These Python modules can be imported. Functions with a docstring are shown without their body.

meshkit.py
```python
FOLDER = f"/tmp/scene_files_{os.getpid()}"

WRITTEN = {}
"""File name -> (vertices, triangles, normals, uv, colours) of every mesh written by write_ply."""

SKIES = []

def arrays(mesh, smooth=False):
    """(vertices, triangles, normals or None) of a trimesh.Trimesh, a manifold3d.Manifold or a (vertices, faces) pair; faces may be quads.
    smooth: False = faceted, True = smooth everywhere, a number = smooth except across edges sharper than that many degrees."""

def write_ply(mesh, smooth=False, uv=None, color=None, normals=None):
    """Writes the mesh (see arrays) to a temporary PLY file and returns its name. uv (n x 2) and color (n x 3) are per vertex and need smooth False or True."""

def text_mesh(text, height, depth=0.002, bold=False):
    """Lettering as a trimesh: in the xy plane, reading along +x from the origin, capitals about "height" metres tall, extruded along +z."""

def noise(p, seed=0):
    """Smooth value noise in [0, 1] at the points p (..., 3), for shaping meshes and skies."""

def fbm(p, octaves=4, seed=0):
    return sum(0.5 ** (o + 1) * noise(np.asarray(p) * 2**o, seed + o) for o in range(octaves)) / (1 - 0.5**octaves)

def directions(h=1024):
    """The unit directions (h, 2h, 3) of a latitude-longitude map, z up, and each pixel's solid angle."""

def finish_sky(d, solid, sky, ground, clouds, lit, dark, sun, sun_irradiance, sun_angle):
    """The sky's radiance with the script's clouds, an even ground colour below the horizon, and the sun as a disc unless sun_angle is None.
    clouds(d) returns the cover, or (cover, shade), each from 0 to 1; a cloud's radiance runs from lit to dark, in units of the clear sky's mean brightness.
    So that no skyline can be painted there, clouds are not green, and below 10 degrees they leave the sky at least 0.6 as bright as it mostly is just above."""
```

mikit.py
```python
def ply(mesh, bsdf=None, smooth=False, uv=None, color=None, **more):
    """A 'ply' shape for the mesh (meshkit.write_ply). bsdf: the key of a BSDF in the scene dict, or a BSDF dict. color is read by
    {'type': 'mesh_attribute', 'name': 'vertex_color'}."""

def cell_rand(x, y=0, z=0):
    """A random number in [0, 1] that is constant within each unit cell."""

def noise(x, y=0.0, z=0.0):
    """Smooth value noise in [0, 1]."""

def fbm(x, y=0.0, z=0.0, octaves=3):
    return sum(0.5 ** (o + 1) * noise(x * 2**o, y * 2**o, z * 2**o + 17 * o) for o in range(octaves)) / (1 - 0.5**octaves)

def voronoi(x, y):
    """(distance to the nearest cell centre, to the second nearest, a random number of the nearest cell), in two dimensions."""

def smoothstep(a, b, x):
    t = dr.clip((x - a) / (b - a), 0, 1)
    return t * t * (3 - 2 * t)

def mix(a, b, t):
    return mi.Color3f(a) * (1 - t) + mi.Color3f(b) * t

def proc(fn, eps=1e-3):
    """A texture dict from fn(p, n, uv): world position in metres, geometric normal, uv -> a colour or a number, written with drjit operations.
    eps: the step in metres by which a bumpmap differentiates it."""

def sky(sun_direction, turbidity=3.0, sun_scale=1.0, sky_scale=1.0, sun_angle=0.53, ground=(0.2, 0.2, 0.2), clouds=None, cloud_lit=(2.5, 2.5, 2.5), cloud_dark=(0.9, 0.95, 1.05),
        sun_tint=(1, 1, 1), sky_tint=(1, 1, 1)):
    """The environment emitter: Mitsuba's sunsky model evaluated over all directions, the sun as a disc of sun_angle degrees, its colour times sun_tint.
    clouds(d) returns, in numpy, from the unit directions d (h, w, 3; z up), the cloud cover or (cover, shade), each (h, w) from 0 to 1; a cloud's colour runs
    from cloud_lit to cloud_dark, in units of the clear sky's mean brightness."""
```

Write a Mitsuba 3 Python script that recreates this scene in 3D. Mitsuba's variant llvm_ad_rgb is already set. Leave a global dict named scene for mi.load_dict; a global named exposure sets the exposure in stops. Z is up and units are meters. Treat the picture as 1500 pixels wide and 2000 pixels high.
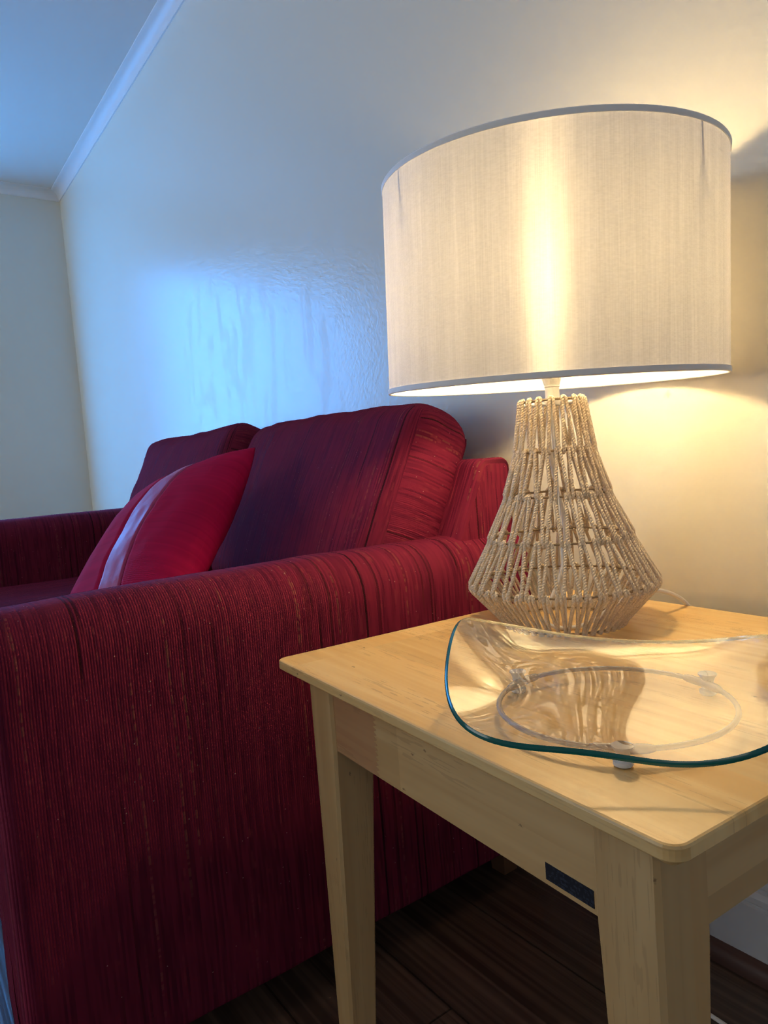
import math
import numpy as np
import trimesh
import drjit as dr
import mitsuba as mi
import mikit
import meshkit
from mikit import proc, noise, fbm, cell_rand, smoothstep, mix
from shapely.geometry import Polygon, box as sbox

T4 = mi.ScalarTransform4f
PI = math.pi
rng = np.random.default_rng(7)

# ------------------------------------------------------------------ camera, light, exposure
CAM = np.array([0.0, -0.985, 0.815])
RIGHT = np.array([0.5849467, 0.8074437, -0.0766295])
DOWN = np.array([0.0137753, -0.1043561, -0.9944446])
FWD = np.array([-0.8109548, 0.5806415, -0.0721655])
M = np.eye(4)
M[:3, 0], M[:3, 1], M[:3, 2], M[:3, 3] = -RIGHT, -DOWN, FWD, CAM
exposure = 0.28
WINDOW_LIGHT = [0.38, 2.6, 7.4]          # daylight at the left window, blue against the warm lamp
FILL2_LIGHT = [1.15, 1.0, 0.86]          # warm fill from an added, unseen window in the right-hand wall
FILL3_LIGHT = [2.3, 2.2, 1.9]          # soft fill from a made-up window behind the camera
BULB_LIGHT = [208.0, 152.0, 76.0]          # warm bulb inside the shade
scene = {
    "type": "scene",
    "camera": {"type": "perspective", "fov": math.degrees(2 * math.atan(750 / 1378.43)), "fov_axis": "x",
               "near_clip": 0.01, "far_clip": 50.0, "to_world": T4(M.tolist())},
}
labels = {}


# ------------------------------------------------------------------ helpers
def key_for(name):
    if name not in scene:
        return name
    i = 1
    while f"{name}_{i:03d}" in scene:
        i += 1
    return f"{name}_{i:03d}"


def obj(name, mesh, bsdf, smooth=False, uv=None, **more):
    k = key_for(name)
    scene[k] = mikit.ply(mesh, bsdf, smooth=smooth, uv=uv, **more)
    return k


def tag(k, label, cat=None, group=None, kind=None):
    d = {}
    if label:
        d["label"] = label
    if cat:
        d["category"] = cat
    if group:
        d["group"] = group
    if kind:
        d["kind"] = kind
    labels[k] = d


def boxm(x0, x1, y0, y1, z0, z1):
    m = trimesh.creation.box(extents=(x1 - x0, y1 - y0, z1 - z0))
    m.apply_translation(((x0 + x1) / 2, (y0 + y1) / 2, (z0 + z1) / 2))
    return m


def box_uv(mesh, uaxis, off=0.0):
    """uv in metres with u along uaxis, v across (for faceted box-like meshes, vertices split per face)."""
    m = mesh.copy()
    m.unmerge_vertices()
    v = np.array(m.vertices)
    n = np.repeat(m.face_normals, 3, axis=0)
    ax = [a for a in range(3) if a != uaxis]
    a, b = ax
    vv = np.where(np.abs(n[:, a]) > np.abs(n[:, b]), v[:, b], v[:, a] + 0.37)
    return m, np.c_[v[:, uaxis] + off, vv + off * 0.61]


def grid_faces(n, m, wrap=False):
    """faces of an n x m vertex grid"""
    i, j = np.meshgrid(np.arange(n - 1), np.arange(m if wrap else m - 1), indexing="ij")
    i, j = i.ravel(), j.ravel()
    j2 = (j + 1) % m
    a, b, c, d = i * m + j, (i + 1) * m + j, (i + 1) * m + j2, i * m + j2
    return np.vstack([np.c_[a, b, c], np.c_[a, c, d]])


def tube(path, r, sides=8, closed=False, caps=True):
    p = np.asarray(path, float)
    n = len(p)
    if closed:
        t = np.roll(p, -1, 0) - np.roll(p, 1, 0)
    else:
        t = np.gradient(p, axis=0)
    t /= np.linalg.norm(t, axis=1, keepdims=True) + 1e-12
    ref = np.array([0, 0, 1.0]) if abs(t[0, 2]) < 0.9 else np.array([1.0, 0, 0])
    u = np.zeros_like(p)
    a = ref - t[0] * (ref @ t[0])
    u[0] = a / np.linalg.norm(a)
    for i in range(1, n):
        a = u[i - 1] - t[i] * (u[i - 1] @ t[i])
        u[i] = a / np.linalg.norm(a)
    w = np.cross(t, u)
    th = np.arange(sides) * 2 * PI / sides
    rr = np.broadcast_to(np.asarray(r, float), (n,))[:, None, None]
    v = p[:, None] + rr * (np.cos(th)[None, :, None] * u[:, None] + np.sin(th)[None, :, None] * w[:, None])
    f = grid_faces(n, sides, wrap=True)
    V = v.reshape(-1, 3)
    if closed:
        j = np.arange(sides)
        j2 = (j + 1) % sides
        a, d = (n - 1) * sides + j, (n - 1) * sides + j2
        f = np.vstack([f, np.c_[a, j, j2], np.c_[a, j2, d]])
    elif caps:
        V = np.vstack([V, p[:1], p[-1:]])
        j = np.arange(sides)
        j2 = (j + 1) % sides
        f = np.vstack([f, np.c_[np.full(sides, len(V) - 2), j, j2], np.c_[np.full(sides, len(V) - 1), (n - 1) * sides + j2, (n - 1) * sides + j]])
    return V, f[:, ::-1]


def cat(parts):
    V, F, o = [], [], 0
    for v, f in parts:
        V.append(v)
        F.append(np.asarray(f) + o)
        o += len(v)
    return np.vstack(V), np.vstack(F)


def lathe(prof, centre, n=64, tilt=(0, 0), flip=False):
    """prof (k,2) of r,z; tilt: z += tx*dx + ty*dy"""
    prof = np.asarray(prof, float)
    th = np.arange(n) * 2 * PI / n
    dx, dy = prof[:, :1] * np.cos(th), prof[:, :1] * np.sin(th)
    z = prof[:, 1:] + tilt[0] * dx + tilt[1] * dy
    V = np.stack([centre[0] + dx, centre[1] + dy, z], -1).reshape(-1, 3)
    f = grid_faces(len(prof), n, wrap=True)
    return V, (f if flip else f[:, ::-1])


def ring(c, z, r, n=120, tilt=(0, 0)):
    th = np.arange(n) * 2 * PI / n
    dx, dy = r * np.cos(th), r * np.sin(th)
    return np.c_[c[0] + dx, c[1] + dy, z + tilt[0] * dx + tilt[1] * dy]


def spline(pts, n):
    from scipy.interpolate import CubicSpline
    pts = np.asarray(pts, float)
    s = np.r_[0, np.cumsum(np.linalg.norm(np.diff(pts, axis=0), axis=1))]
    return CubicSpline(s, pts)(np.linspace(0, s[-1], n))


# ------------------------------------------------------------------ materials
def P(fn, eps=1e-3):
    return proc(fn, eps)


def rgb(*c):
    return {"type": "rgb", "value": list(c)}


def bump(inner, fn, scale=1.0, eps=5e-4):
    return {"type": "bumpmap", "tex": P(fn, eps), "scale": scale, "nested": inner}


def two(b):
    return {"type": "twosided", "nested": b}


# painted walls: satin cream paint with roller stipple, a few rubbed smears and a small yellow spot
def wall_col(p, n, uv):
    s = fbm(p.x * 1.3, p.z * 1.3, p.y, 3)
    c = mix((0.63, 0.590, 0.485), (0.66, 0.620, 0.515), s)
    d = dr.sqrt(dr.square(p.x + 0.634) + dr.square(p.z - 0.884))
    return mix(c, (0.60, 0.49, 0.22), 0.55 * (1 - smoothstep(0.003, 0.011, d + 0.004 * noise(p.x * 300, p.z * 300))))


def smear(p):
    w = fbm(p.x * 2.2 + 3, p.z * 2.2, 4.0, 3)
    a = fbm(p.x * 16 + 5 * w, p.z * 2.6 + 6 * w, 1.5, 3)
    zone = smoothstep(-1.25, -1.55, p.x) * smoothstep(-3.3, -2.7, p.x) * smoothstep(0.8, 0.95, p.z) * smoothstep(1.62, 1.35, p.z)
    return smoothstep(0.50, 0.66, a) * zone


def wall_rough(p, n, uv):
    return 0.25 + 0.04 * fbm(p.x * 3, p.z * 3, p.y, 2) + 0.08 * smear(p)


def wall_bump(p, n, uv):
    return 0.0004 * fbm(p.x * 120, p.y * 120, p.z * 120, 2) + 0.00018 * noise(p.x * 420, p.y * 420, p.z * 420)


scene["paint_wall"] = two(bump({"type": "principled", "base_color": P(wall_col), "roughness": P(wall_rough), "specular": 1.0}, wall_bump, 1.0, 1e-3))
scene["paint_white"] = two({"type": "principled", "base_color": rgb(0.70, 0.70, 0.69), "roughness": 0.45, "specular": 0.5})
scene["paint_ceiling"] = two({"type": "principled", "base_color": rgb(0.67, 0.63, 0.57), "roughness": 0.8, "specular": 0.2})
scene["paint_skirting"] = two({"type": "principled", "base_color": rgb(0.62, 0.63, 0.63), "roughness": 0.4, "specular": 0.5})


# floor: dark brown laminate, grain along u
def floor_col(p, n, uv):
    pl = cell_rand(dr.floor(uv.y / 0.19 + 0.001), 3)
    g = fbm(uv.x * 3 + pl * 50, uv.y * 160, 2.0, 3)
    g2 = fbm(uv.x * 1.2 + pl * 20, uv.y * 40 + pl * 9, 5.0, 2)
    c = mix((0.052, 0.034, 0.026), (0.125, 0.082, 0.058), smoothstep(0.3, 0.75, 0.6 * g + 0.4 * g2))
    return c * (0.8 + 0.4 * pl)


def floor_bump(p, n, uv):
    return 0.0004 * fbm(uv.x * 6, uv.y * 220, 3.0, 2)


scene["laminate"] = two(bump({"type": "principled", "base_color": P(floor_col), "roughness": 0.36, "specular": 0.5}, floor_bump))
scene["brown_wood"] = two({"type": "principled", "base_color": rgb(0.085, 0.04, 0.03), "roughness": 0.45})
scene["foot_wood"] = two({"type": "principled", "base_color": rgb(0.16, 0.075, 0.035), "roughness": 0.5})


# chenille: ribs across u (metres), slubs along v
def chenille_parts(uv):
    u = uv.x + 0.0016 * (noise(uv.x * 60, uv.y * 14) - 0.5) + 0.003 * (noise(uv.x * 9, uv.y * 7) - 0.5)
    k = u / 0.0034
    i = dr.floor(k)
    f = k - i
    prof = 4 * f * (1 - f)
    tone = 0.35 * cell_rand(i, 1) + 0.65 * noise(i * 7.31, uv.y * 22)
    return i, f, prof, tone


def chenille_col(p, n, uv):
    i, f, prof, tone = chenille_parts(uv)
    big = fbm(uv.x * 11, uv.y * 9, 3.0, 3)
    c = mix((0.080, 0.005, 0.022), (0.155, 0.012, 0.036), smoothstep(0.15, 0.70, tone * 0.75 + 0.25 * big))
    c = mix(c, (0.24, 0.042, 0.050), 0.3 * smoothstep(0.72, 0.9, noise(i * 3.17 + 5, uv.y * 60)) * smoothstep(0.45, 0.7, noise(i * 1.7 + 9, uv.y * 6)))
    gold = smoothstep(0.90, 0.96, cell_rand(i, 5)) * smoothstep(0.35, 0.65, noise(uv.y * 240, i * 2.1)) * smoothstep(0.45, 0.6, noise(i * 5.7, uv.y * 7))
    c = mix(c, (0.30, 0.15, 0.09), 0.22 * gold)
    lint = smoothstep(0.9993, 0.9997, cell_rand(dr.floor(uv.x * 700), dr.floor(uv.y * 700), 2))
    c = mix(c, (0.5, 0.4, 0.36), 0.6 * lint)
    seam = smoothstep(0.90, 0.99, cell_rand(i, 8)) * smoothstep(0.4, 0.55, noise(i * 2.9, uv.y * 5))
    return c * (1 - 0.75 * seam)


def chenille_bump(p, n, uv):
    i, f, prof, tone = chenille_parts(uv)
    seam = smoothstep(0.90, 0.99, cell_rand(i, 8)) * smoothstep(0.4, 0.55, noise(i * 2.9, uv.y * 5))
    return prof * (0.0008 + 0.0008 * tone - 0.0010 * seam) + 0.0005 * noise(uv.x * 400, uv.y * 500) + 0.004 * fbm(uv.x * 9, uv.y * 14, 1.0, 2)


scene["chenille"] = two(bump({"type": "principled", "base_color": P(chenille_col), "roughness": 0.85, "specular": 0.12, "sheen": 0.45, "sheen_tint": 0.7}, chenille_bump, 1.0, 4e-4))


# pillow: fine corded magenta red, and the smooth band
def cord_col(p, n, uv):
    i = dr.floor(uv.x / 0.0042)
    return mix((0.34, 0.004, 0.056), (0.43, 0.006, 0.073), 0.5 * cell_rand(i, 3) + 0.5 * noise(uv.x * 90, uv.y * 25))


def cord_bump(p, n, uv):
    k = uv.x / 0.0042
    f = k - dr.floor(k)
    return 0.0015 * 4 * f * (1 - f) + 0.0003 * noise(uv.x * 700, uv.y * 700) + 0.003 * noise(uv.x * 22, uv.y * 12)


def band_col(p, n, uv):
    return mix((0.29, 0.016, 0.10), (0.38, 0.03, 0.14), fbm(uv.x * 60, uv.y * 400, 1.0, 2))


scene["corded"] = two(bump({"type": "principled", "base_color": P(cord_col), "roughness": 0.7, "specular": 0.12, "sheen": 0.1, "sheen_tint": 0.8}, cord_bump, 1.0, 4e-4))
scene["satin_band"] = two({"type": "principled", "base_color": P(band_col), "roughness": 0.42, "specular": 0.5, "sheen": 0.2, "sheen_tint": 0.3})


# pale rubberwood: u along the grain
def wood_fn(a, b, dark):
    def fn(p, n, uv):
        w = fbm(uv.x * 1.6, uv.y * 14, 3.0, 2)
        board = cell_rand(dr.floor(uv.y / 0.083 + 0.3), dr.floor(uv.x / 0.9 + 0.5), 4)
        g = fbm(uv.x * 4 + board * 30, uv.y * 110 + w * 6, 1.0, 3)
        g2 = fbm(uv.x * 2 + board * 11, uv.y * 26 + w * 5, 2.0, 3)
        pore = smoothstep(0.70, 0.80, noise(uv.x * 45, uv.y * 700)) * smoothstep(0.45, 0.7, noise(uv.x * 6 + 9, uv.y * 30))
        c = mix(a, b, smoothstep(0.25, 0.75, 0.45 * g + 0.55 * g2)) * (0.93 + 0.13 * board)
        c = mix(c, dark, 0.3 * pore)
        ku, kv = uv.x * 45, uv.y * 90
        ci, cj = dr.floor(ku), dr.floor(kv)
        dk = dr.sqrt(dr.square(ku - ci - 0.5) + dr.square(kv - cj - 0.5)) + 0.15 * noise(uv.x * 900, uv.y * 900)
        kn = dr.select(cell_rand(ci, cj, 6) > 0.991, 1 - smoothstep(0.10, 0.22, dk), 0.0)
        return mix(c, (0.14, 0.07, 0.03), 0.7 * kn)
    return fn


def wood_bump(p, n, uv):
    return 0.00012 * fbm(uv.x * 8, uv.y * 260, 1.0, 2)


def wood(name, a, b, dark, rough):
    scene[name] = two(bump({"type": "principled", "base_color": P(wood_fn(a, b, dark)), "roughness": rough, "specular": 0.45}, wood_bump))


wood("pale_wood", (0.70, 0.435, 0.16), (0.79, 0.55, 0.245), (0.36, 0.20, 0.08), 0.34)
wood("leg_wood", (0.50, 0.31, 0.13), (0.58, 0.39, 0.18), (0.33, 0.19, 0.08), 0.42)
wood("reddish_wood", (0.41, 0.20, 0.09), (0.47, 0.26, 0.12), (0.28, 0.14, 0.06), 0.42)


def label_col(p, n, uv):
    a = noise(uv.x * 700, uv.y * 500)
    rows = smoothstep(0.25, 0.4, dr.abs(dr.sin(uv.y * 900)))
    return mix((0.009, 0.010, 0.016), (0.020, 0.026, 0.042), smoothstep(0.45, 0.75, a) * rows)


scene["black_label"] = two({"type": "principled", "base_color": P(label_col), "roughness": 0.5, "specular": 0.3})


# lamp
def rope_col(p, n, uv):
    a = noise(p.x * 900, p.y * 900, p.z * 500)
    return mix((0.47, 0.37, 0.25), (0.80, 0.69, 0.53), a * 0.7 + 0.3 * noise(p.x * 60, p.y * 60, p.z * 60))


scene["paper_rope"] = two({"type": "principled", "base_color": P(rope_col), "roughness": 0.7, "specular": 0.25})
scene["dark_wire"] = two({"type": "principled", "base_color": rgb(0.26, 0.20, 0.13), "roughness": 0.6, "specular": 0.3})
scene["white_metal"] = two({"type": "principled", "base_color": rgb(0.70, 0.70, 0.70), "roughness": 0.35, "specular": 0.5})
scene["white_plastic"] = two({"type": "principled", "base_color": rgb(0.74, 0.71, 0.66), "roughness": 0.6, "specular": 0.5})


def shade_col(p, n, uv):
    i = dr.floor(uv.y / 0.0011)            # u runs up the shade, v around it
    t = 0.6 * noise(uv.y / 0.0011, uv.x * 18 + cell_rand(i, 2) * 9) + 0.4 * noise(uv.y * 300, uv.x * 900)
    t2 = noise(uv.y * 130, uv.x * 5)
    return mi.Color3f(0.86, 0.83, 0.80) * (0.80 + 0.30 * (0.7 * t + 0.3 * t2))


scene["shade_fabric"] = {"type": "principledthin", "base_color": P(shade_col), "roughness": 0.62, "anisotropic": 1.0, "spec_trans": 0.06, "eta": 1.4, "diff_trans": 0.30}
scene["shade_trim"] = two({"type": "principled", "base_color": rgb(0.84, 0.84, 0.83), "roughness": 0.8, "specular": 0.2})

# dish
scene["clear_glass"] = {"type": "thindielectric", "int_ior": 1.6, "ext_ior": 1.0}
scene["glass_edge"] = {"type": "twosided", "outside": {"type": "principled", "base_color": rgb(0.004, 0.10, 0.085), "roughness": 0.12, "specular": 0.6},
                       "inside": {"type": "roughconductor", "alpha": 0.05, "specular_reflectance": rgb(0.80, 0.90, 0.86)}}   # total internal reflection
scene["grey_metal"] = two({"type": "principled", "base_color": rgb(0.27, 0.25, 0.24), "roughness": 0.4, "metallic": 0.25, "specular": 0.5})
scene["clear_rubber"] = two({"type": "principled", "base_color": rgb(0.56, 0.60, 0.62), "roughness": 0.2, "specular": 0.6})

# ------------------------------------------------------------------ the room
WY, XL, XR, YF, ZC = 0.027, -4.30, 1.9, -3.7, 2.447


def struct(name, mesh, bsdf, smooth=False, uv=None, label=None):
    k = obj(name, mesh, bsdf, smooth, uv)
    tag(k, label, kind="structure")
    return k


struct("wall_back", boxm(XL - 0.1, XR + 0.1, WY, WY + 0.1, -0.1, ZC + 0.1), "paint_wall")
struct("wall_front", boxm(XL, XR, YF - 0.1, YF, -0.1, ZC + 0.1), "paint_wall")
# left wall with the window opening
WY0, WY1, WZ0, WZ1 = -2.1, -0.52, 0.45, 2.12
wl = trimesh.util.concatenate([boxm(XL - 0.12, XL, YF, WY0, -0.1, ZC + 0.1), boxm(XL - 0.12, XL, WY1, WY, -0.1, ZC + 0.1),
                               boxm(XL - 0.12, XL, WY0, WY1, -0.1, WZ0), boxm(XL - 0.12, XL, WY0, WY1, WZ1, ZC + 0.1)])
struct("wall_left", wl, "paint_wall")
struct("ceiling", boxm(XL, XR, YF, WY, ZC, ZC + 0.1), "paint_ceiling")
fr = trimesh.util.concatenate([boxm(XL - 0.09, XL - 0.03, WY0, WY0 + 0.05, WZ0, WZ1), boxm(XL - 0.09, XL - 0.03, WY1 - 0.05, WY1, WZ0, WZ1),
                               boxm(XL - 0.09, XL - 0.03, WY0, WY1, WZ0, WZ0 + 0.05), boxm(XL - 0.09, XL - 0.03, WY0, WY1, WZ1 - 0.05, WZ1),
                               boxm(XL - 0.09, XL - 0.03, (WY0 + WY1) / 2 - 0.025, (WY0 + WY1) / 2 + 0.025, WZ0, WZ1)])
struct("window_1__frame", fr, "white_metal")
tag("window_1", None, kind="structure")
pane = (np.array([[XL - 0.07, WY0, WZ0], [XL - 0.07, WY1, WZ0], [XL - 0.07, WY1, WZ1], [XL - 0.07, WY0, WZ1]]), np.array([[0, 1, 2], [0, 2, 3]]))
obj("window_1__pane", pane, "paint_white", emitter={"type": "area", "radiance": rgb(*WINDOW_LIGHT)})
# right-hand wall; glowing windows added here and behind the camera as fill
RY0, RY1, RZ0, RZ1 = -2.8, -1.2, 1.25, 2.2
struct("wall_right", trimesh.util.concatenate([boxm(XR, XR + 0.1, YF, RY0, -0.1, ZC + 0.1), boxm(XR, XR + 0.1, RY1, WY, -0.1, ZC + 0.1),
                                               boxm(XR, XR + 0.1, RY0, RY1, -0.1, RZ0), boxm(XR, XR + 0.1, RY0, RY1, RZ1, ZC + 0.1)]), "paint_wall")
fr2 = trimesh.util.concatenate([boxm(XR + 0.02, XR + 0.07, RY0, RY0 + 0.05, RZ0, RZ1), boxm(XR + 0.02, XR + 0.07, RY1 - 0.05, RY1, RZ0, RZ1),
                                boxm(XR + 0.02, XR + 0.07, RY0, RY1, RZ0, RZ0 + 0.05), boxm(XR + 0.02, XR + 0.07, RY0, RY1, RZ1 - 0.05, RZ1)])
struct("added_window_2__frame", fr2, "white_metal")
tag("added_window_2", None, kind="structure")
pane2 = (np.array([[XR + 0.05, RY0, RZ0], [XR + 0.05, RY1, RZ0], [XR + 0.05, RY1, RZ1], [XR + 0.05, RY0, RZ1]]), np.array([[0, 2, 1], [0, 3, 2]]))
obj("added_window_2__pane", pane2, "paint_white", emitter={"type": "area", "radiance": rgb(*FILL2_LIGHT)})
fx0, fx1 = -3.3, -1.3
fr3 = trimesh.util.concatenate([boxm(fx0 - 0.05, fx0, YF, YF + 0.04, 0.8, 2.1), boxm(fx1, fx1 + 0.05, YF, YF + 0.04, 0.8, 2.1),
                                boxm(fx0 - 0.05, fx1 + 0.05, YF, YF + 0.04, 0.75, 0.8), boxm(fx0 - 0.05, fx1 + 0.05, YF, YF + 0.04, 2.1, 2.15)])
struct("added_window_3__frame", fr3, "white_metal")
tag("added_window_3", None, kind="structure")
pane3 = (np.array([[fx0, YF + 0.012, 0.8], [fx1, YF + 0.012, 0.8], [fx1, YF + 0.012, 2.1], [fx0, YF + 0.012, 2.1]]), np.array([[0, 2, 1], [0, 3, 2]]))
obj("added_window_3__pane", pane3, "paint_white", emitter={"type": "area", "radiance": rgb(*FILL3_LIGHT)})

# cornice: a cove between wall and ceiling
def cornice(pts_fn):
    prof = [(0.0, 2.398), (0.006, 2.398), (0.008, 2.404)]
    for t in np.linspace(0, PI / 2, 9):
        prof.append((0.008 + 0.036 * (1 - math.cos(t)), 2.404 + 0.036 * math.sin(t)))
    prof += [(0.050, 2.442), (0.050, ZC)]
    return pts_fn(np.array(prof))


def cor_back(pr):
    V = np.vstack([np.c_[np.full(len(pr), XL + 0.0) + pr[:, 0], WY - pr[:, 0], pr[:, 1]], np.c_[np.full(len(pr), XR), WY - pr[:, 0], pr[:, 1]]])
    return V, grid_faces(2, len(pr))[:, ::-1]


def cor_left(pr):
    V = np.vstack([np.c_[XL + pr[:, 0], WY - pr[:, 0], pr[:, 1]], np.c_[XL + pr[:, 0], np.full(len(pr), YF), pr[:, 1]]])
    return V, grid_faces(2, len(pr))


struct("trim_1", cornice(cor_back), "paint_white", smooth=35)
struct("trim_2", cornice(cor_left), "paint_white", smooth=35)

# skirting boards and the brown bead at the floor
def run_x(prof, x0, x1):
    pr = np.array(prof)
    V = np.vstack([np.c_[np.full(len(pr), x0), WY - pr[:, 0], pr[:, 1]], np.c_[np.full(len(pr), x1), WY - pr[:, 0], pr[:, 1]]])
    return V, grid_faces(2, len(pr))[:, ::-1]


sk = [(0, 0.0), (0.014, 0.0), (0.014, 0.106), (0.0115, 0.108), (0.0115, 0.111), (0.014, 0.114), (0.013, 0.122), (0.009, 0.130), (0.006, 0.132), (0.006, 0.136), (0.008, 0.139), (0.007, 0.150), (0.0, 0.156)]
struct("baseboard_back", run_x(sk, XL, XR), "paint_skirting")
bead = [(0.014, 0.0275)] + [(0.014 + 0.017 * math.sin(t), 0.004 + 0.0235 * math.cos(t)) for t in np.linspace(0, PI / 2, 7)] + [(0.031, 0.0)]
struct("trim_3", run_x(bead, XL, XR), "brown_wood", smooth=40)

# floor and its planks
struct("floor", boxm(XL, XR, YF, WY, -0.1, -0.008), "brown_wood")
PW, PL = 0.19, 1.29
row = 0
y = WY - 0.02
while y > YF:
    y0 = max(y - PW, YF)
    x = XL + (row * 0.47) % PL - PL
    while x < XR:
        a, b = max(x, XL), min(x + PL, XR)
        if b - a > 0.02:
            e = 0.0007
            m = boxm(a + e, b - e, y0 + e, y - e, -0.009, 0.0)
            top = np.array(m.vertices)[:, 2] > -0.001
            v = np.array(m.vertices)
            c = np.array([(a + b) / 2, (y0 + y) / 2])
            v[top, :2] -= np.sign(v[top, :2] - c) * 0.0009
            mm, uv = box_uv(trimesh.Trimesh(v, m.faces, process=False), 0, row * 1.7)
            vv = np.array(mm.vertices)
            obj("floor__plank", mm, "laminate", uv=np.c_[vv[:, 0] + row * 2.31, vv[:, 1] + 40.0 + vv[:, 2] + 0.0 * uv[:, 0]])
        x += PL
    y -= PW
    row += 1

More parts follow.
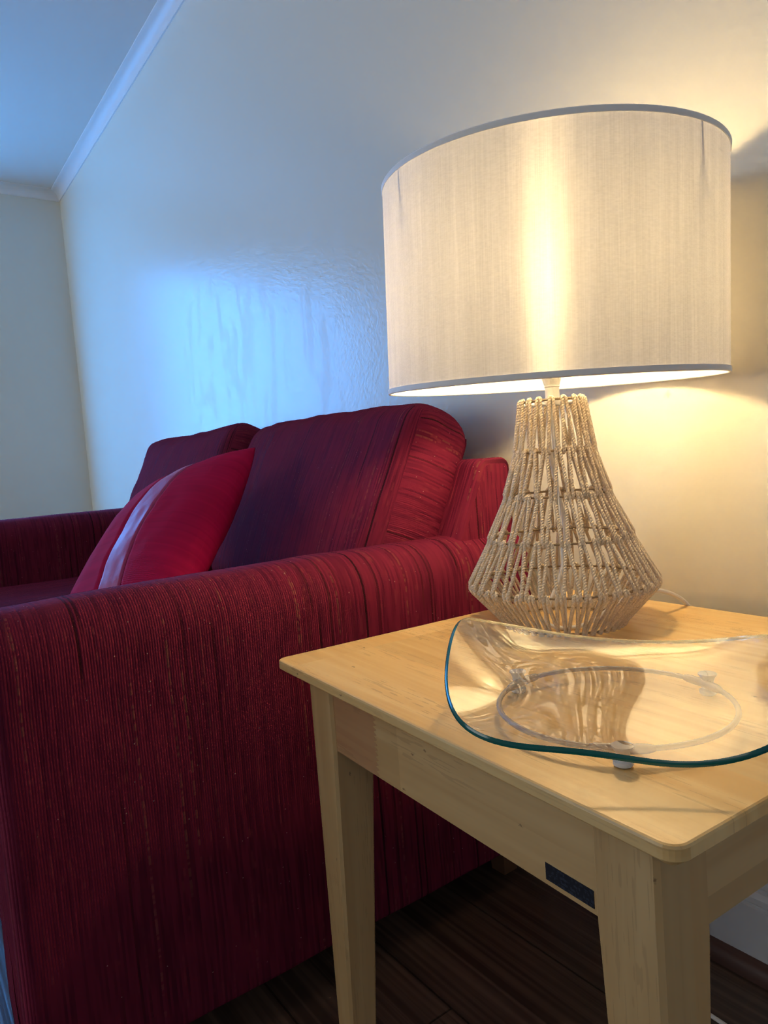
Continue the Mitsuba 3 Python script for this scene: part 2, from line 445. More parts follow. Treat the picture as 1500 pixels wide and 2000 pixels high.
# ------------------------------------------------------------------ sofa
def soft_prism(prof, axis, a0, a1, r, r0=True, r1=True, step=0.012, amp=0.004, seed=0, cap_bulge=0.006):
    """A closed section prof (n,2) run along an axis from a0 to a1 with rounded ends; returns body and end caps with uv in metres."""
    prof = np.asarray(prof, float)
    nxt, prv = np.roll(prof, -1, 0), np.roll(prof, 1, 0)
    t = nxt - prv
    t /= np.linalg.norm(t, axis=1, keepdims=True)
    nr = np.c_[t[:, 1], -t[:, 0]]
    area = 0.5 * np.sum(prof[:, 0] * nxt[:, 1] - nxt[:, 0] * prof[:, 1])
    if area < 0:
        nr = -nr
    st, ins = [], []
    q = np.linspace(0, PI / 2, 6)
    if r0:
        for w in q[:-1]:
            st.append(a0 + r * (1 - math.sin(w)))
            ins.append(r * (1 - math.cos(w)))
        st, ins = [a0 + r * (1 - math.sin(w)) for w in q[::-1]], [r * (1 - math.cos(w)) for w in q[::-1]]
    else:
        st, ins = [a0], [0.0]
    lo, hi = st[-1], (a1 - r if r1 else a1)
    mid = np.linspace(lo, hi, max(2, int((hi - lo) / step)))
    st += list(mid[1:])
    ins += [0.0] * (len(mid) - 1)
    if r1:
        st += [a1 - r * (1 - math.sin(w)) for w in q[1:]]
        ins += [r * (1 - math.cos(w)) for w in q[1:]]
    st, ins = np.array(st), np.array(ins)
    if r0:
        # order rounded start from the cap plane inwards
        k = 6
        st[:k] = [a0 + r * (1 - math.cos(w)) for w in q]
        ins[:k] = [r * (1 - math.sin(w)) for w in q]
    if r1:
        st[-5:] = [a1 - r * (1 - math.sin(w)) for w in q[1:]]
        ins[-5:] = [r * (1 - math.cos(w)) for w in q[1:]]
    pc = np.vstack([prof, prof[:1]])
    nc = np.vstack([nr, nr[:1]])
    s = np.r_[0, np.cumsum(np.linalg.norm(np.diff(pc, axis=0), axis=1))]
    sec = pc[None] - nc[None] * ins[:, None, None]
    d = meshkit.fbm(np.stack(np.broadcast_arrays(st[:, None] * 7, pc[None, :, 0] * 6, pc[None, :, 1] * 6), -1), 3, seed) - 0.5
    sec = sec + nc[None] * (amp * 2 * d)[..., None]

    def place(sec2, a):
        if axis == "x":
            return np.stack([np.broadcast_to(a, sec2.shape[:-1]), sec2[..., 0], sec2[..., 1]], -1)
        return np.stack([sec2[..., 0], np.broadcast_to(a, sec2.shape[:-1]), sec2[..., 1]], -1)

    V = place(sec, st[:, None])
    uv = np.stack(np.broadcast_arrays(st[:, None], s[None]), -1)
    n, m = V.shape[:2]
    F = grid_faces(n, m)
    body = (V.reshape(-1, 3), F)
    tm = trimesh.Trimesh(*body, process=False)
    cen = V.reshape(-1, 3).mean(0)
    if np.sum(tm.face_normals * (tm.triangles_center - cen)) < 0:
        body = (body[0], F[:, ::-1])
    caps = []
    for i, sgn in ((0, -1), (-1, 1)):
        ringv = sec[i, :-1]
        cc = (ringv.max(0) + ringv.min(0)) / 2
        vs, uvs = [], []
        K = 14
        for kk in range(K + 1):
            w = 1 - kk / K
            q2 = cc + (ringv - cc) * max(w, 1e-4)
            bulge = cap_bulge * (1 - w ** 2)
            nz = (meshkit.fbm(np.c_[q2 * 8, np.full(len(q2), seed + 5.0)], 3, seed) - 0.5) * 2 * amp * (1 - w ** 6)
            vs.append(place(q2, st[i] + sgn * (bulge + nz)))
            uvs.append(q2)
        f = grid_faces(K + 1, len(ringv), wrap=True)
        cap = (np.vstack(vs), f)
        tm = trimesh.Trimesh(*cap, process=False)
        ax = 0 if axis == "x" else 1
        if np.sum(tm.face_normals[:, ax]) * sgn < 0:
            cap = (cap[0], f[:, ::-1])
        caps.append((cap, np.vstack(uvs)))
    return body, uv.reshape(-1, 2), caps


def round_poly(pts, radii, seg=6):
    pts = np.asarray(pts, float)
    out = []
    n = len(pts)
    for i in range(n):
        a, b, c = pts[i - 1], pts[i], pts[(i + 1) % n]
        r = radii[i]
        u, v = (a - b) / np.linalg.norm(a - b), (c - b) / np.linalg.norm(c - b)
        ang = math.acos(np.clip(u @ v, -1, 1))
        d = r / math.tan(ang / 2)
        cen = b + (u + v) / np.linalg.norm(u + v) * r / math.sin(ang / 2)
        p0, p1 = b + u * d, b + v * d
        a0, a1 = math.atan2(*(p0 - cen)[::-1]), math.atan2(*(p1 - cen)[::-1])
        da = (a1 - a0 + PI) % (2 * PI) - PI
        for t in np.linspace(0, 1, seg + 1):
            out.append(cen + r * np.array([math.cos(a0 + da * t), math.sin(a0 + da * t)]))
    out = np.array(out)
    res = []
    for i in range(len(out)):
        a, b = out[i], out[(i + 1) % len(out)]
        k = max(1, int(np.linalg.norm(b - a) / 0.015))
        for j in range(k):
            res.append(a + (b - a) * j / k)
    return np.array(res)


tag("sofa", "dark red chenille sofa with low rounded arms against the wall, left of the wooden table", "sofa")
SX0, SX1, SYF, ZB = -2.79, -0.928, -0.905, 0.065
def sofa_part(name, prof, axis, a0, a1, r, label=None, **kw):
    body, uv, caps = soft_prism(prof, axis, a0, a1, r, **kw)
    if name == "seat":                       # dented by the pillow
        v = body[0]
        v[:, 2] -= 0.042 * np.exp(-((v[:, 0] + 1.55) / 0.32) ** 2) * np.clip((v[:, 2] - 0.32) / 0.15, 0, 1)
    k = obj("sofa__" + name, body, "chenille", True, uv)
    if label:
        tag(k, label)
    return k, caps


for sgn, x0, x1, zt in ((1, SX1 - 0.165, SX1, 0.667), (-1, SX0, SX0 + 0.165, 0.714)):
    prof = round_poly([(x0, ZB), (x1, ZB), (x1, zt), (x0, zt)], [0.012, 0.012, 0.066, 0.066])
    k, caps = sofa_part("arm", prof, "y", SYF, 0.010, 0.022, r1=False, amp=0.0035, seed=3 + sgn)
    for c, uv in caps[:1]:
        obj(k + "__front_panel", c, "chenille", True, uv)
bp = round_poly([(0.014, ZB + 0.1), (0.014, 0.806), (-0.062, 0.806), (-0.165, 0.60), (-0.20, 0.40), (-0.20, ZB)], [0.01, 0.022, 0.03, 0.05, 0.05, 0.01])
k, caps = sofa_part("back_frame", bp, "x", SX0 + 0.035, SX1 - 0.034, 0.012, amp=0.003, seed=9, cap_bulge=0.004)
for c, uv in caps:
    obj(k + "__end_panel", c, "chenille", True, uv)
sp = round_poly([(-0.19, 0.30), (-0.90, 0.30), (-0.90, 0.502), (-0.19, 0.492)], [0.02, 0.03, 0.04, 0.02])
k, caps = sofa_part("seat", sp, "x", SX0 + 0.168, SX1 - 0.168, 0.02, amp=0.004, seed=12)
for c, uv in caps:
    obj(k + "__end_panel", c, "chenille", True, uv)
fp = round_poly([(-0.20, ZB), (-0.885, ZB), (-0.885, 0.295), (-0.20, 0.295)], [0.01, 0.012, 0.01, 0.01])
k, caps = sofa_part("base", fp, "x", SX0 + 0.16, SX1 - 0.16, 0.01, amp=0.002, seed=15)
for x in (SX1 - 0.05, SX0 + 0.05):
    for y in (-0.06, -0.82):
        m = trimesh.creation.cylinder(radius=0.027, height=0.075, sections=4)
        m.apply_transform(trimesh.transformations.rotation_matrix(PI / 4, (0, 0, 1)))
        v = np.array(m.vertices)
        v[:, :2] *= np.where(v[:, 2:] > 0, 1.1, 0.9)
        v += (x, y, 0.0375)
        tag(obj("sofa__foot", trimesh.Trimesh(v, m.faces, process=False), "foot_wood"), "brown wooden block foot")


def cushion(name, W, D, H, r, origin, lean, yaw=0.0, roll=0.0, bulge=0.02, crown=0.012, seed=0, dip=0.0):
    """box cushion with rounded edges: front, back, border panels as separate parts; local z up from the bottom centre, front is -y"""
    h = np.array([W, D, H]) / 2
    cl, sl, cy_, sy_ = math.cos(lean), math.sin(lean), math.cos(yaw), math.sin(yaw)
    Rl = np.array([[1, 0, 0], [0, cl, sl], [0, -sl, cl]])
    Rr = np.array([[math.cos(roll), 0, math.sin(roll)], [0, 1, 0], [-math.sin(roll), 0, math.cos(roll)]])
    Ry = np.array([[cy_, -sy_, 0], [sy_, cy_, 0], [0, 0, 1]])

    def shape(p):
        c = np.clip(p, -(h - r), h - r)
        d = p - c
        q = c + r * d / (np.linalg.norm(d, axis=-1, keepdims=True) + 1e-9)
        gx, gz = 1 - np.abs(q[..., 0] / h[0]) ** 3, 1 - np.abs(q[..., 2] / h[2]) ** 3
        gy = 1 - np.abs(q[..., 1] / h[1]) ** 2
        q = q.copy()
        fb = meshkit.fbm(q * [9, 9, 9] + seed, 3, seed) - 0.5
        fw = meshkit.fbm(q * [26, 26, 10] + seed, 2, seed + 3) - 0.5
        q[..., 1] += q[..., 1] / h[1] * bulge * gx * gz + np.sign(q[..., 1]) * (0.012 * fb + 0.004 * fw) * np.clip(gx * gz * 3, 0, 1)
        q[..., 2] += np.clip(q[..., 2] / h[2], 0, 1) * (crown * gx * gy - dip * np.exp(-(q[..., 0] / (0.3 * W)) ** 2) + 0.014 * fb + 0.005 * fw)
        q[..., 0] += q[..., 0] / h[0] * (0.008 * gy * gz + 0.008 * fb + 0.004 * fw)
        q[..., 2] += h[2]
        return (q @ Rr.T @ Rl.T) @ Ry.T + origin

    def face(ax, sg, step=0.011):
        a, b = [k for k in range(3) if k != ax]
        na, nb = max(4, int(2 * h[a] / step)), max(4, int(2 * h[b] / step))
        # denser near the rounded edges
        def axis_pts(hh, n):
            t = np.linspace(-1, 1, n)
            return hh * np.sign(t) * (1 - (1 - np.abs(t)) ** 1.25)
        A, B = np.meshgrid(axis_pts(h[a], na), axis_pts(h[b], nb), indexing="ij")
        p = np.zeros(A.shape + (3,))
        p[..., a], p[..., b], p[..., ax] = A, B, sg * h[ax]
        V = shape(p).reshape(-1, 3)
        f = grid_faces(na, nb)
        tm = trimesh.Trimesh(V, f, process=False)
        want = np.zeros(3)
        want[ax] = sg
        want = Ry @ Rl @ Rr @ want
        if np.sum(tm.face_normals @ want) < 0:
            f = f[:, ::-1]
        return (V, f), A.ravel(), B.ravel(), p.reshape(-1, 3)

    m, A, B, p = face(1, -1)
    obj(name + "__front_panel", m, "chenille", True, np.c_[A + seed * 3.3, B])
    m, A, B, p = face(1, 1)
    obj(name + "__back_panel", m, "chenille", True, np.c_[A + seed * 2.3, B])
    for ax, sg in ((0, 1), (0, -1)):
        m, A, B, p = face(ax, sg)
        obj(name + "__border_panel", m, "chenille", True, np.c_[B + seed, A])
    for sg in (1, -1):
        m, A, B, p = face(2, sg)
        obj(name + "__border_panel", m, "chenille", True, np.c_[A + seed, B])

    # welt along the front seams of the side borders
    for sg in (1,):
        q = np.zeros((60, 3))
        q[:, 0], q[:, 1], q[:, 2] = sg * (h[0] - 0.29 * r), h[1] - 0.29 * r, np.linspace(-h[2] * 0.9, h[2] * 0.86, 60)
        obj(name + "__welt", tube(shape(q + np.array([0.29 * r * sg, 0.29 * r, 0]) * 1.02), 0.0028, 6), "chenille", True, None)


tag("back_cushion", "plump red back cushion of the sofa, the one nearer the lamp with the orange-lit side", "cushion", "loose back cushions of the sofa")
tag("back_cushion_001", "red back cushion at the far left end of the sofa, behind the pink pillow", "cushion", "loose back cushions of the sofa")
cushion("back_cushion", 0.755, 0.152, 0.438, 0.055, np.array([-1.408, -0.250, 0.513]), math.radians(25), yaw=0.0, roll=math.radians(1.0), seed=2)
cushion("back_cushion_001", 0.785, 0.165, 0.450, 0.06, np.array([-2.205, -0.255, 0.523]), math.radians(23), seed=5, dip=0.012, roll=math.radians(-0.2))


# throw pillow
def throw_pillow():
    S = 0.45
    P0 = np.array([-1.40, -0.31, 0.865])
    l = np.array([-0.905, -0.356, -0.235])
    l /= np.linalg.norm(l)
    dn = np.array([0.417, -0.627, -0.657])
    dn -= l * (l @ dn)
    dn /= np.linalg.norm(dn)
    n = np.cross(l, dn)
    if n @ (CAM - P0) < 0:
        n = -n

    def surf(u, v, side):
        a, b = 2 * u - 1, 2 * v - 1
        hh = 0.080 * np.clip((1 - np.abs(a) ** 2.5) * (1 - np.abs(b) ** 2.5), 0, 1) ** 0.45
        wr = 0.010 * (meshkit.fbm(np.stack([u * 5, v * 5, u * 0 + side * 3.0], -1), 3, 4) - 0.5) * np.clip(hh / 0.03, 0, 1)
        # edges drawn in between the corners
        u2 = 0.5 + (u - 0.5) * (1 - 0.07 * (1 - b ** 2))
        v2 = 0.5 + (v - 0.5) * (1 - 0.07 * (1 - a ** 2))
        groove = sum(0.006 * np.exp(-((u - s) / 0.008) ** 2) for s in (0.34, 0.54)) * (side > 0) * np.clip(hh / 0.03, 0, 1)
        return P0 + l * (u2 * 0.37)[..., None] + dn * (v2 * S)[..., None] + n * (side * (hh + wr) - groove)[..., None]

    def patch(u0, u1, side, nu, nv=70):
        t = np.linspace(-1, 1, nv)
        vv = 0.5 + 0.5 * np.sign(t) * (1 - (1 - np.abs(t)) ** 1.5)
        w = np.linspace(0, 1, nu)
        uu = u0 + (u1 - u0) * w
        if u0 == 0:
            uu = u0 + (u1 - u0) * w ** 1.5
        if u1 == 1:
            uu = u1 - (u1 - u0) * (1 - w) ** 1.5
            if u0 == 0:
                uu = 0.5 + 0.5 * np.sign(2 * w - 1) * (1 - (1 - np.abs(2 * w - 1)) ** 1.5)
        U, Vv = np.meshgrid(uu, vv, indexing="ij")
        V = surf(U, Vv, side).reshape(-1, 3)
        f = grid_faces(nu, nv)
        tm = trimesh.Trimesh(V, f, process=False)
        if np.sum(tm.face_normals @ n) * side < 0:
            f = f[:, ::-1]
        return (V, f), np.c_[Vv.ravel() * S, U.ravel() * 0.37]

    for (u0, u1, mat, nm) in ((0, 0.34, "corded", "front_panel"), (0.54, 1, "corded", "front_panel"), (0.34, 0.54, "satin_band", "satin_band")):
        m, uv = patch(u0, u1, 1, 30)
        k = obj("throw_pillow__" + nm, m, mat, True, uv)
        if nm == "satin_band":
            tag(k, "smooth satin stripe across the middle")
    m, uv = patch(0, 1, -1, 60)
    obj("throw_pillow__back_panel", m, "corded", True, uv)
    for s in (0.34, 0.54):
        v = np.linspace(0.01, 0.99, 80)
        path = surf(np.full(80, s), v, 1) + n * 0.001
        obj("throw_pillow__seam", tube(path, 0.0022, 6), "corded", True)


throw_pillow()
tag("throw_pillow", "crimson corded throw pillow with a lilac satin stripe leaning on the sofa cushions", "pillow")

# ------------------------------------------------------------------ side table
TZ = 0.565
TO = np.array([-0.8400, -0.5785])          # front left corner
TA = math.radians(-3.35)
TW, TD = 0.5996, 0.574
Rt = np.array([[math.cos(TA), -math.sin(TA)], [math.sin(TA), math.cos(TA)]])


def to_table(v):
    v = np.array(v, float)
    v[:, :2] = v[:, :2] @ Rt.T + TO
    return v


def table_obj(name, mesh, bsdf, uaxis, off=0.0, smooth=False):
    if uaxis is None:
        m, uv = mesh
    else:
        m, uv = box_uv(mesh, uaxis, off)
    return obj("side_table__" + name, (to_table(m.vertices if hasattr(m, "vertices") else m[0]), m.faces if hasattr(m, "faces") else m[1]), bsdf, smooth, uv)


tag("side_table", "square pale wooden side table with tapered legs beside the red sofa", "table")
# top: rounded corners, softened upper edge, chamfered underside
poly = sbox(0, 0, TW, TD).buffer(-0.014).buffer(0.014, quad_segs=6)
def outline(inset):
    p = poly.buffer(-inset) if inset > 0 else poly
    return p
base = np.array(poly.exterior.coords)[:-1]
cc = base.mean(0)
lay = [(0.0022, TZ), (0.0007, TZ - 0.0007), (0.0, TZ - 0.0025), (0.0, TZ - 0.0105), (0.0015, TZ - 0.012), (0.010, TZ - 0.0185)]
nb = len(base)
tn = np.roll(base, -1, 0) - np.roll(base, 1, 0)
tn /= np.linalg.norm(tn, axis=1, keepdims=True)
nrm = np.c_[tn[:, 1], -tn[:, 0]]
if np.sum(nrm * (base - cc)) < 0:
    nrm = -nrm
V = [np.c_[base - nrm * i, np.full(nb, z)] for i, z in lay]
V = np.vstack([np.r_[cc, TZ][None], *V, np.r_[cc, lay[-1][1]][None]])
F = [[0, 1 + j, 1 + (j + 1) % nb] for j in range(nb)]
for q in range(len(lay) - 1):
    for j in range(nb):
        a, b = 1 + q * nb + j, 1 + q * nb + (j + 1) % nb
        F += [[a, a + nb, b + nb], [a, b + nb, b]]
e = 1 + (len(lay) - 1) * nb
F += [[len(V) - 1, e + (j + 1) % nb, e + j] for j in range(nb)]
tm = trimesh.Trimesh(V, F, process=False)
trimesh.repair.fix_normals(tm)
mm, uv = box_uv(tm, 0, 3.1)
table_obj("top", (mm, uv), "pale_wood", None)

# legs: square, tapering on the two inner faces below the apron
LW, IN = 0.057, 0.020
ZU = TZ - 0.0185
APZ = 0.467
def leg(cx_, cy_, sx, sy):
    """outer corner at (cx,cy); the leg extends towards (sx,sy)"""
    segs = [(ZU, LW), (APZ - 0.004, LW), (APZ - 0.03, LW - 0.0015), (0.0, LW * 0.60)]
    ch = 0.0035
    V, F = [], []
    for z, w in segs:
        pts = [(ch, 0), (w - ch, 0), (w, ch), (w, w - ch), (w - ch, w), (ch, w), (0, w - ch), (0, ch)]
        V += [(cx_ + sx * a, cy_ + sy * b, z) for a, b in pts]
    n = 8
    for q in range(len(segs) - 1):
        for j in range(n):
            a, b = q * n + j, q * n + (j + 1) % n
            F += [[a, a + n, b + n], [a, b + n, b]]
    for q in (0, len(segs) - 1):
        F += [[q * n, q * n + j, q * n + j + 1] for j in range(1, n - 1)]
    t = trimesh.Trimesh(np.array(V), F, process=False)
    trimesh.repair.fix_normals(t)
    return t


INL, INR = 0.054, 0.030
k = 0
for (cx_, sx) in ((INL, 1), (TW - INR, -1)):
    for (cy_, sy) in ((IN, 1), (TD - IN, -1)):
        table_obj("leg", leg(cx_, cy_, sx, sy), "leg_wood", 2, 1.3 * k + 0.4)
        k += 1
# front apron with a finger joint between a reddish piece and the long pale piece
ax0, ax1, fj = INL + LW, TW - INR - LW, 0.205
yA, yB = IN + 0.004, IN + 0.022
nt = 14
zig = []
for i in range(nt):
    z0 = APZ + (ZU - APZ) * i / nt
    z1 = APZ + (ZU - APZ) * (i + 0.5) / nt
    zig += [(fj - 0.0035, z0), (fj + 0.0035, z1)]
zig.append((fj - 0.0035, ZU))
left = Polygon([(ax0, APZ), *zig, (ax0, ZU)])
right = Polygon([(ax1, APZ), (ax1, ZU), *[(a + 0.0003, b) for a, b in zig[::-1]]])
for pg, mat, off in ((left, "reddish_wood", 7.7), (right, "leg_wood", 9.2)):
    m = trimesh.creation.extrude_polygon(pg, yB - yA, engine="earcut")
    v = np.array(m.vertices)
    m = trimesh.Trimesh(np.c_[v[:, 0], yB - v[:, 2], v[:, 1]], m.faces, process=False)
    trimesh.repair.fix_normals(m)
    kk = table_obj("apron", m, mat, 0, off)
    if mat == "reddish_wood":
        tag(kk, "reddish end piece of the front apron, finger-jointed")
table_obj("apron", boxm(ax0, ax1, TD - yB, TD - yA, APZ, ZU), "leg_wood", 0, 4.4)
table_obj("apron", boxm(INL + 0.004, INL + 0.022, IN + LW, TD - IN - LW, APZ, ZU), "leg_wood", 1, 5.5)
table_obj("apron", boxm(TW - INR - 0.022, TW - INR - 0.003, IN + LW, TD - IN - LW, APZ, ZU), "leg_wood", 1, 6.1)
# black maker's sticker low on the front apron
m, uv = box_uv(boxm(0.4605, 0.5095, yA - 0.0006, yA + 0.0001, 0.4715, 0.4855), 0)
tag(table_obj("sticker", (m, uv), "black_label", None), "small black rectangular sticker")

# ------------------------------------------------------------------ lamp
LC = np.array([-0.667, -0.205])
tag("table_lamp", "table lamp with rope-woven base and white drum shade on the wooden table", "lamp")
RZ = [(0.880, 0.0432), (0.811, 0.0530), (0.750, 0.0708), (0.690, 0.0972), (0.6255, 0.1285), (0.5685, 0.083)]
NL = [17, 21, 26, 33, 46]
WR = 0.0016
for z, r in RZ:
    obj("table_lamp__wire_ring", tube(ring(LC, z, r - 0.002, 96), WR, 6, closed=True), "dark_wire", True)
azc = math.atan2(CAM[1] - LC[1], CAM[0] - LC[0])
for q in range(4):
    az = azc + 0.02 + q * PI / 2
    pts = [(LC[0] + (r - 0.0005) * math.cos(az), LC[1] + (r - 0.0005) * math.sin(az), z) for z, r in RZ]
    pp = np.vstack([np.linspace(a, b, 8, endpoint=False) for a, b in zip(pts[:-1], pts[1:])] + [np.array(pts[-1:])])
    obj("table_lamp__wire_upright", tube(pp, 0.0017, 6), "white_metal", True)


def rope(path, r=0.00185, pitch=0.0075, sides=6):
    p = np.asarray(path)
    s = np.r_[0, np.cumsum(np.linalg.norm(np.diff(p, axis=0), axis=1))]
    n = max(8, int(s[-1] / 0.00115))
    ss = np.linspace(0, s[-1], n)
    q = np.c_[[np.interp(ss, s, p[:, i]) for i in range(3)]].T
    for _ in range(3):
        q[1:-1] = 0.25 * q[:-2] + 0.5 * q[1:-1] + 0.25 * q[2:]
    t = np.gradient(q, axis=0)
    t /= np.linalg.norm(t, axis=1, keepdims=True)
    u = np.zeros_like(q)
    a = np.array([q[0, 0] - LC[0], q[0, 1] - LC[1], 0])
    a -= t[0] * (a @ t[0])
    u[0] = a / np.linalg.norm(a)
    for i in range(1, n):
        a = u[i - 1] - t[i] * (u[i - 1] @ t[i])
        u[i] = a / np.linalg.norm(a)
    w = np.cross(t, u)
    ph = 2 * PI * ss / pitch
    out = []
    for k in range(2):
        c, sn = np.cos(ph + k * PI)[:, None], np.sin(ph + k * PI)[:, None]
        out.append(tube(q + 0.36 * r * (c * u + sn * w), 0.70 * r, sides))
    return cat(out)


def on(az, r, z):
    return np.array([LC[0] + r * math.cos(az), LC[1] + r * math.sin(az), z])


for b in range(5):
    (z0, r0), (z1, r1) = RZ[b], RZ[b + 1]
    n = NL[b]
    d = 2 * PI / n
    ro, ph0 = 0.0022, rng.random() * d
    for i in range(n):
        az = ph0 + i * d + rng.normal() * d * 0.05
        hw = 0.0025 / r0                       # half width of the loop on the upper ring
        sp = (0.39 if b < 4 else 0.45) * d
        la, lb = az - sp + rng.normal() * d * 0.05, az + sp + rng.normal() * d * 0.05
        ex = 0.0028
        path = [on(la, r1 - 0.0035, z1 - 0.0035), on(la, r1 + 0.001, z1 - 0.003), on(la, r1 + ex, z1 + 0.003),
                on(az - hw, r0 + ex, z0 - 0.004), on(az - hw, r0 + ex * 0.8, z0 + 0.0005), on(az - hw * 0.75, r0 - 0.0008, z0 + 0.0034),
                on(az + hw * 0.75, r0 - 0.0008, z0 + 0.0034), on(az + hw, r0 + ex * 0.8, z0 + 0.0005), on(az + hw, r0 + ex, z0 - 0.004),
                on(lb, r1 + ex, z1 + 0.003), on(lb, r1 + 0.001, z1 - 0.003), on(lb, r1 - 0.0035, z1 - 0.0035)]
        obj("table_lamp__rope_loop", rope(path, r=0.0026), "paper_rope", True)

# stem, socket cup, candle, bulb
SC = np.array([-0.6655, -0.204])
obj("table_lamp__stem", lathe([(0.0, 0.874), (0.0098, 0.874), (0.0098, 0.8985), (0.0108, 0.8995), (0.0108, 0.9012), (0.0098, 0.9020), (0.0, 0.9022)], SC, 40), "white_plastic", 40)
obj("table_lamp__socket", lathe([(0.0, 0.9016), (0.0104, 0.9016), (0.0152, 0.9175), (0.0152, 0.9195), (0.0148, 0.921), (0.0148, 0.985), (0.012, 0.990), (0.0, 0.990)], SC, 40), "white_plastic", 40)
# cross bar carrying the stem on the top ring
az = azc + 0.02 + PI / 2
obj("table_lamp__cross_bar", tube(np.linspace(on(az, 0.0415, 0.8765), on(az + PI, 0.0415, 0.8765), 12), 0.003, 8), "white_metal", True)
bz, br = 1.030, 0.030
prof = [(0.0, 0.9895), (0.0125, 0.9895), (0.014, 1.000)] + [(br * math.sin(t), bz - br * math.cos(t)) for t in np.linspace(0.55, PI - 0.02, 18)] + [(0.0, bz + br)]
obj("table_lamp__bulb", lathe(prof, SC, 32), "white_plastic", True, emitter={"type": "area", "radiance": rgb(*BULB_LIGHT)})

# shade: drum tilted a little
TILT = (-0.055, 0.018)
SBZ, STZ = 0.903, 1.178
SB, ST_, RB = np.array([-0.661, -0.2115]), np.array([-0.6545, -0.2025]), 0.2240
nS, mS = 220, 40
th = np.linspace(0, 2 * PI, nS + 1)
tt = np.linspace(0, 1, mS)
cen = SB[None] * (1 - tt[:, None]) + ST_[None] * tt[:, None]
dx, dy = RB * np.cos(th), RB * np.sin(th)
V = np.stack([cen[:, :1] + dx[None], cen[:, 1:] + dy[None], (SBZ + (STZ - SBZ) * tt)[:, None] + (TILT[0] * dx + TILT[1] * dy)[None]], -1)
uvS = np.stack(np.broadcast_arrays(((STZ - SBZ) * tt)[:, None], (th * RB)[None]), -1).reshape(-1, 2)
tag(obj("table_lamp__shade", (V.reshape(-1, 3), grid_faces(mS, nS + 1)[:, ::-1]), "shade_fabric", True, uvS), "white fabric drum shade with fine vertical slubs")
for nm, c, z, hh in (("bottom_trim", SB, SBZ, 0.0055), ("top_trim", ST_, STZ, 0.0055)):
    s = 1 if nm == "bottom_trim" else -1
    pr = [(RB - 0.0022, z + s * hh), (RB - 0.0028, z), (RB - 0.001, z - s * 0.0018), (RB + 0.0008, z - s * 0.0016), (RB + 0.0018, z), (RB + 0.0012, z + s * hh), (RB - 0.0022, z + s * hh)]
    obj("table_lamp__shade__" + nm, lathe(pr, c, 160, TILT, flip=(s < 0)), "shade_trim", 50)
for az in (math.radians(-1), math.radians(-102), math.radians(130)):
    def on2(r, z):
        dx, dy = r * math.cos(az), r * math.sin(az)
        return (ST_[0] + dx, ST_[1] + dy, z + TILT[0] * dx + TILT[1] * dy)
    hub = (SC[0] + 0.016 * math.cos(az), SC[1] + 0.016 * math.sin(az), 0.972)
    path = spline([on2(RB - 0.003, STZ - 0.003), on2(RB - 0.008, STZ - 0.025), on2(RB - 0.03, STZ - 0.060), on2(0.10, 1.045), hub], 40)
    obj("table_lamp__spoke", tube(path, 0.0019, 6), "white_metal", True)
obj("table_lamp__spoke_hub", lathe([(0.0149, 0.968), (0.0195, 0.968), (0.0195, 0.976), (0.0149, 0.976)], SC, 32), "white_metal", 40)

# power cord: from the base over the back edge of the table to the floor
cord = spline([(-0.668, -0.205, 0.874), (-0.668, -0.200, 0.75), (-0.664, -0.22, 0.62), (-0.655, -0.25, 0.572), (-0.63, -0.235, 0.5685), (-0.618, -0.20, 0.575),
               (-0.60, -0.155, 0.598), (-0.592, -0.11, 0.603), (-0.589, -0.06, 0.590), (-0.590, -0.024, 0.5705), (-0.591, -0.004, 0.552),
               (-0.592, 0.0, 0.40), (-0.60, -0.002, 0.15), (-0.60, -0.02, 0.02), (-0.585, -0.07, 0.0035), (-0.545, -0.108, 0.0032), (-0.504, -0.112, 0.0032), (-0.44, -0.14, 0.0032), (-0.36, -0.20, 0.0032)], 260)
obj("table_lamp__cord", tube(cord, 0.0031, 8), "white_plastic", True)

# ------------------------------------------------------------------ glass dish on its ring stand
DC = np.array([-0.39831, -0.45543])
Da, Dn, Dph, Dz0 = 0.14471, 3.43717, 0.64908, 0.04682
Dco = np.array([-0.00739, 0.00706, 0.02297, -0.00401, -0.00091, 0.00291, 0.00416, -0.00099, -0.00189, 0.00003, -0.00043, 0.00116]).reshape(6, 2)
RC, RRZ, RR = np.array([-0.402, -0.455]), TZ + 0.0120, 0.104


def dish_surface(nr=60, nt=220, off=0.0):
    th = np.arange(nt) * 2 * PI / nt
    u = th - Dph
    R = Da / (np.abs(np.cos(u)) ** Dn + np.abs(np.sin(u)) ** Dn) ** (1 / Dn)
    zc = TZ + 0.0185
    zr = TZ + Dz0 + sum(Dco[m - 1, 0] * np.cos(m * u) + Dco[m - 1, 1] * np.sin(m * u) for m in range(1, 7))
    S_ = R * np.cos(u)                       # bent like a shallow trough along the direction Dph
    bas = np.c_[np.clip(S_, 0, 1) ** 3.8, np.clip(-S_, 0, 1) ** 3.8]
    K = np.linalg.lstsq(bas, zr - zc - 0.004, rcond=None)[0]
    res = zr - zc - bas @ K
    V = []
    for k in range(nr + 1):
        rho = k / nr
        s_ = rho * S_
        z = zc + np.clip(s_, 0, 1) ** 3.8 * K[0] + np.clip(-s_, 0, 1) ** 3.8 * K[1] + res * rho ** 5
        V.append(np.c_[DC[0] + rho * R * np.cos(th), DC[1] + rho * R * np.sin(th), z])
    V = np.array(V)
    # thickness along the surface normal
    du = np.gradient(V, axis=0)
    dv = np.roll(V, -1, 1) - np.roll(V, 1, 1)
    n = np.cross(du, dv)
    n[0] = (0, 0, 1)
    n /= np.linalg.norm(n, axis=-1, keepdims=True) + 1e-12
    n *= np.sign(n[..., 2:])
    return V + n * off, grid_faces(nr + 1, nt, wrap=True)


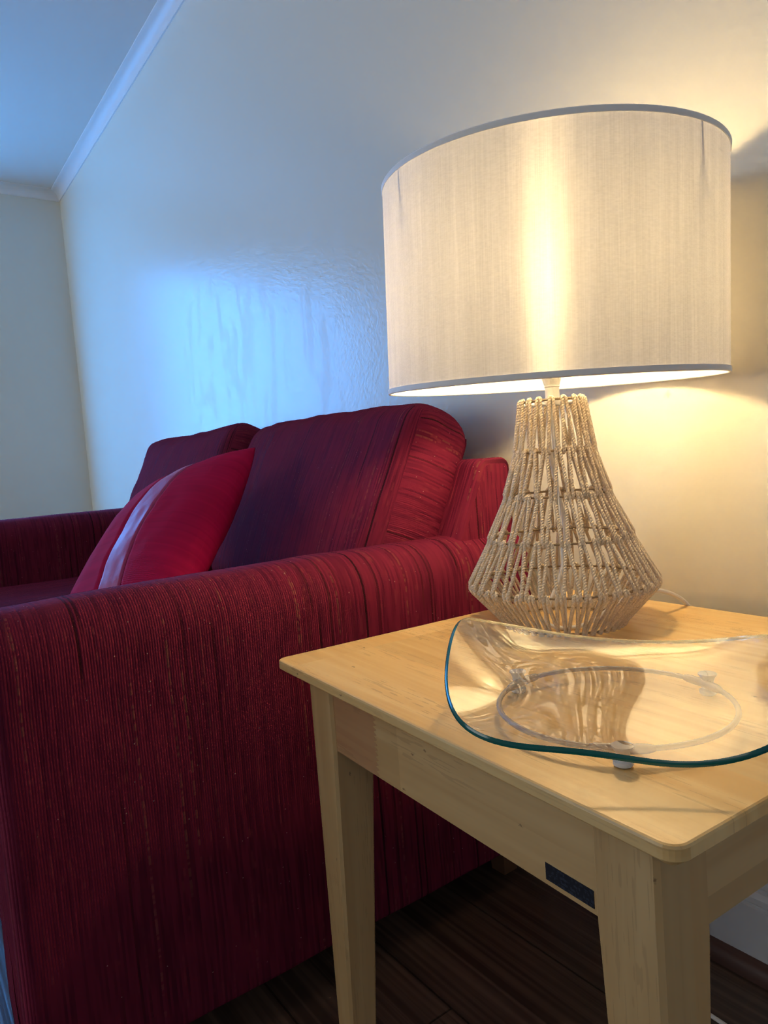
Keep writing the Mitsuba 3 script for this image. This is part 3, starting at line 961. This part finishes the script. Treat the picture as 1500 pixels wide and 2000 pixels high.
top, f = dish_surface(off=0.0023)
bot, _ = dish_surface(off=-0.0023)
nt = top.shape[1]
Vt = np.vstack([top.reshape(-1, 3), bot.reshape(-1, 3)])
Ff = np.vstack([f, f[:, ::-1] + top.shape[0] * nt])
tag("glass_dish", "clear wavy square glass dish with green edge resting on a ring stand", "dish")
obj("glass_dish__plate", (Vt, Ff), "clear_glass", True)
ea, eb = top[-1], bot[-1]
en = (ea + eb) / 2 - np.r_[DC, 0]
en[:, 2] = 0
en /= np.linalg.norm(en, axis=1, keepdims=True)
rows = [ea, ea * 0.75 + eb * 0.25 + en * 0.0004, (ea + eb) / 2 + en * 0.0006, ea * 0.25 + eb * 0.75 + en * 0.0004, eb]
obj("glass_dish__edge", (np.vstack(rows), grid_faces(5, nt, wrap=True)), "glass_edge", True)
tag("glass_dish__edge", "blue-green polished rim")

tag("dish_stand", "grey metal ring stand with three clear feet under the glass dish", "stand")
obj("dish_stand__ring", tube(ring(RC, RRZ, RR, 160), 0.0024, 10, closed=True), "grey_metal", True)
for az in (math.radians(186), math.radians(72), math.radians(-50)):
    a = np.linspace(az - 0.24, az + 0.24, 20)
    rr = 0.0024 + 0.0018 * np.clip(1 - np.abs(np.linspace(-1, 1, 20)) ** 6, 0, 1)
    obj("dish_stand__sleeve", tube(np.c_[RC[0] + RR * np.cos(a), RC[1] + RR * np.sin(a), np.full(20, RRZ)], rr, 10), "grey_metal", True)
    c = RC + (RR + 0.004) * np.array([math.cos(az), math.sin(az)])
    near = np.argmin(np.linalg.norm(bot.reshape(-1, 3)[:, :2] - c, axis=1))
    e = min(bot.reshape(-1, 3)[near, 2] - (TZ + 0.0172), 0.006)
    prof = [(0.0, TZ + 0.0005), (0.006, TZ + 0.0005), (0.0078, TZ + 0.002), (0.0078, TZ + 0.005), (0.0055, TZ + 0.007), (0.0055, TZ + 0.011 + e * 0.7), (0.0070, TZ + 0.0135 + e), (0.0085, TZ + 0.0155 + e), (0.0085, TZ + 0.0168 + e), (0.0, TZ + 0.0170 + e)]
    obj("dish_stand__foot", lathe(prof, c, 28), "clear_rubber", 40)
